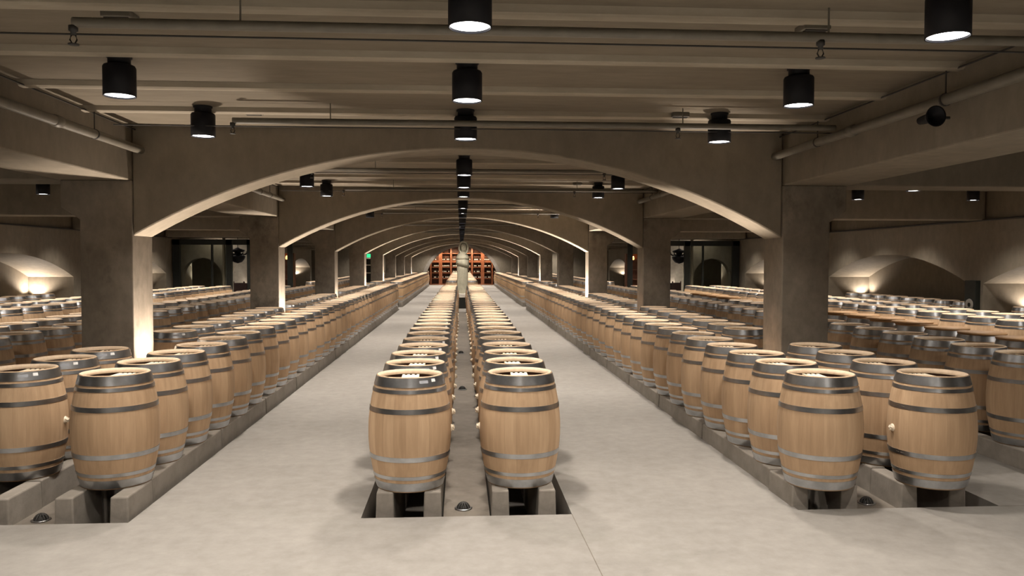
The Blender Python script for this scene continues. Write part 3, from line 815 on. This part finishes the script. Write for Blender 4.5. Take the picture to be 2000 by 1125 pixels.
# ------------------------------------------------------------------ glazed steel partitions across the side aisles
YP = 32.3
for s in (-1, 1):
    sn = SIDE[s]
    X = lambda d: XC + s*d
    def bx(m, d0, d1, y0, y1, z0, z1, mi=0):
        a, b = sorted((X(d0), X(d1))); m.box(a, b, y0, y1, z0, z1, mi)
    r = empty('glass_partition', (0, 0, 0)); tag(r, 'dark steel framed glass partition across the %s side aisle' % sn, 'partition')
    m = MB(); bx(m, 6.85, 11.45, YP-0.08, YP+0.08, 2.72, 2.93); m.build('head_rail', M_DARK, r)
    for d0, d1 in ((11.18, 11.45), (9.15, 9.38), (8.42, 8.56), (6.78, 6.98)):
        m = MB(); bx(m, d0, d1, YP-0.08, YP+0.08, 0, 2.93); m.build('post', M_DARK, r)
    m = MB(); bx(m, 9.90, 9.97, YP-0.05, YP+0.05, 0, 2.75); m.build('mullion', M_DARK, r)
    m = MB(); bx(m, 9.38, 11.18, YP-0.06, YP+0.06, 0, 0.12); m.build('sill', M_DARK, r)
    m = MB(); bx(m, 9.38, 11.18, YP-0.008, YP+0.008, 0.12, 2.72); m.build('pane', M_GLASS, r)
    # added wall behind the pane; its arched alcove stands in for a glass reflection
    w = MB()
    a, b = sorted((X(9.80), X(11.45)))
    pts = arc(a+0.03, b-0.03, 1.38, 0.82, 24)
    w.prism([(a, 0), (a+0.03, 0)] + pts + [(b-0.03, 0), (b, 0), (b, Z_BEAM), (a, Z_BEAM)], YP+0.9, YP+1.3)
    w.prism([(a, 0), (b, 0), (b, Z_BEAM), (a, Z_BEAM)], YP+2.2, YP+2.4)
    tag(w.build('wall_reflection_%s' % sn, M_WALL), 'added concrete wall with arched alcove, standing for the reflection in the %s glass partition' % sn, 'wall', kind='structure')
    w = MB(); a, b = sorted((X(8.86), X(9.76)))
    pts = [(a+0.22+(b-a-0.44)*k/16, 1.55+0.40*math.sin(math.pi*k/16)**0.8) for k in range(17)]
    w.prism([(a, 0), (a+0.22, 0)] + pts + [(b-0.22, 0), (b, 0), (b, Z_BEAM), (a, Z_BEAM)], YP+1.2, YP+1.5)
    w.prism([(a, 0), (b, 0), (b, Z_BEAM), (a, Z_BEAM)], YP+1.9, YP+2.0)
    tag(w.build('wall_alcove_%s' % sn, M_CREAM), 'cream plaster panel with a narrow arched alcove in the %s tasting room' % sn, 'wall', kind='structure')
    ld = bpy.data.lights.new('tasting_light', 'SPOT'); ld.spot_size = R(150); ld.spot_blend = 0.8; ld.energy = 45; ld.color = WARM_COL; ld.shadow_soft_size = 0.1
    lo = bpy.data.objects.new('tasting_light', ld); COL.objects.link(lo); lo.location = (X(9.9), YP+0.30, 3.5)
    ld = bpy.data.lights.new('alcove_light', 'POINT'); ld.energy = 14; ld.color = WARM_COL; ld.shadow_soft_size = 0.05
    lo = bpy.data.objects.new('alcove_light', ld); COL.objects.link(lo); lo.location = (X(9.05), YP+0.95, 0.9)
    # chandelier of dark iron
    c = empty('chandelier', (X(9.06), YP+0.45, 0)); tag(c, 'round black iron chandelier hanging in the %s tasting room' % sn, 'chandelier')
    m = MB(); m.lathe([(0.0, 1.98), (0.16, 2.03), (0.26, 2.15), (0.30, 2.26), (0.27, 2.30), (0.12, 2.33), (0.10, 2.42), (0.26, 2.46), (0.28, 2.52), (0.10, 2.58), (0.03, 2.62), (0.0, 2.62)], 24); m.build('bowl', M_BLACK, c)
    for q in range(8):
        a_ = q*math.pi/4
        m = MB(); m.tube([(0.1*math.cos(a_), 0.1*math.sin(a_), 2.36), (0.30*math.cos(a_), 0.30*math.sin(a_), 2.34), (0.40*math.cos(a_), 0.40*math.sin(a_), 2.40), (0.40*math.cos(a_), 0.40*math.sin(a_), 2.47)], 0.022, 8); m.build('arm', M_BLACK, c)
    m = MB(); m.tube([(0, 0, 2.6), (0, 0, 3.62)], 0.012, 6); m.build('stem', M_BLACK, c)
    # high-backed chairs
    for k, (d, yy) in enumerate(((8.66, YP+0.42), (9.12, YP+0.72), (8.05, YP+0.50))):
        ch = empty('dining_chair', (X(d), yy, 0), R(10*k)); tag(ch, '%s dark high-backed chair in the opening of the %s partition' % (('nearest', 'second', 'third')[k], sn), 'chair', 'chairs by the %s partition' % sn)
        m = MB(); m.box(-0.21, 0.21, -0.21, 0.21, 0.43, 0.48); bevel(m.build('seat', M_CHAIR, ch), 0.01)
        m = MB(); m.box(-0.20, 0.20, 0.17, 0.21, 0.48, 1.18); bevel(m.build('backrest', M_CHAIR, ch), 0.012)
        for sx in (-1, 1):
            for sy in (-1, 1):
                m = MB(); m.box(sx*0.19-0.018, sx*0.19+0.018, sy*0.19-0.018, sy*0.19+0.018, 0, 0.43 if sy < 0 else 1.24); m.build('leg', M_CHAIR, ch)
    # amber shelf glimpsed beside the inner post
    sh = empty('display_shelf', (X(7.25), YP+1.1, 0)); tag(sh, 'tall wooden display shelf with amber light in the %s tasting room' % sn, 'shelf')
    for z in (0.9, 1.3, 1.7, 2.1):
        m = MB(); m.box(-0.3, 0.3, -0.15, 0.15, z, z+0.04); m.build('shelf_board', M_MAHOG, sh)
    m = MB(); m.box(-0.3, 0.3, 0.15, 0.18, 0, 2.4); m.build('back_panel', M_MAHOG, sh)
    for sx in (-1, 1):
        m = MB(); m.box(sx*0.3-0.02, sx*0.3+0.02, -0.15, 0.18, 0, 2.4); m.build('side_panel', M_MAHOG, sh)
    m = MB(); m.lathe([(0, 2.14), (0.05, 2.15), (0.06, 2.22), (0.03, 2.3), (0, 2.3)], 12); m.build('lamp', M_AMBER, sh)

# hose cabinet on the right wall between two niches
yc = D1+L+TH/2
r = empty('hose_cabinet', (XC+XW, yc, 1.28)); tag(r, 'dark hose cabinet with a pale round reel on the right wall between two niches', 'cabinet')
m = MB(); m.box(-0.12, 0.0, -0.19, 0.19, -0.38, 0.38); bevel(m.build('box', M_DARK, r), 0.01)
m = MB(); m.lathe([(0.05, -0.135), (0.13, -0.145), (0.14, -0.125), (0.10, -0.12), (0.05, -0.12)], 24, axis='X', c=(0, 0, -0.17)); m.build('reel', M_RAIL, r)

# bottle rack with a green sign beyond the fourth left pillar
r = empty('bottle_rack', (-4.72, 40.9, 0)); tag(r, 'dark bottle rack with white shelves beyond the fourth left pillar', 'rack')
m = MB(); m.box(-0.5, 0.5, 0.2, 0.25, 0, 2.2); m.build('back_panel', M_DARK, r)
for z in (0.95, 1.45, 1.85):
    m = MB(); m.box(-0.5, 0.5, -0.15, 0.2, z, z+0.05); m.build('shelf_board', M_PLINTH, r)
r = empty('exit_sign', (-4.60, 40.6, 2.35)); tag(r, 'small green glowing exit sign beyond the fourth left pillar', 'sign')
m = MB(); m.box(-0.16, 0.16, -0.03, 0.03, -0.10, 0.10); m.build('housing', M_DARK, r)
m = MB(); m.box(-0.15, 0.15, -0.036, -0.031, -0.09, 0.09); m.build('face', M_GREEN, r)
m = MB(); m.tube([(0, 0, 0.1), (0, 0, Z_CEIL-2.35)], 0.008, 6); m.build('stem', M_DARK, r)
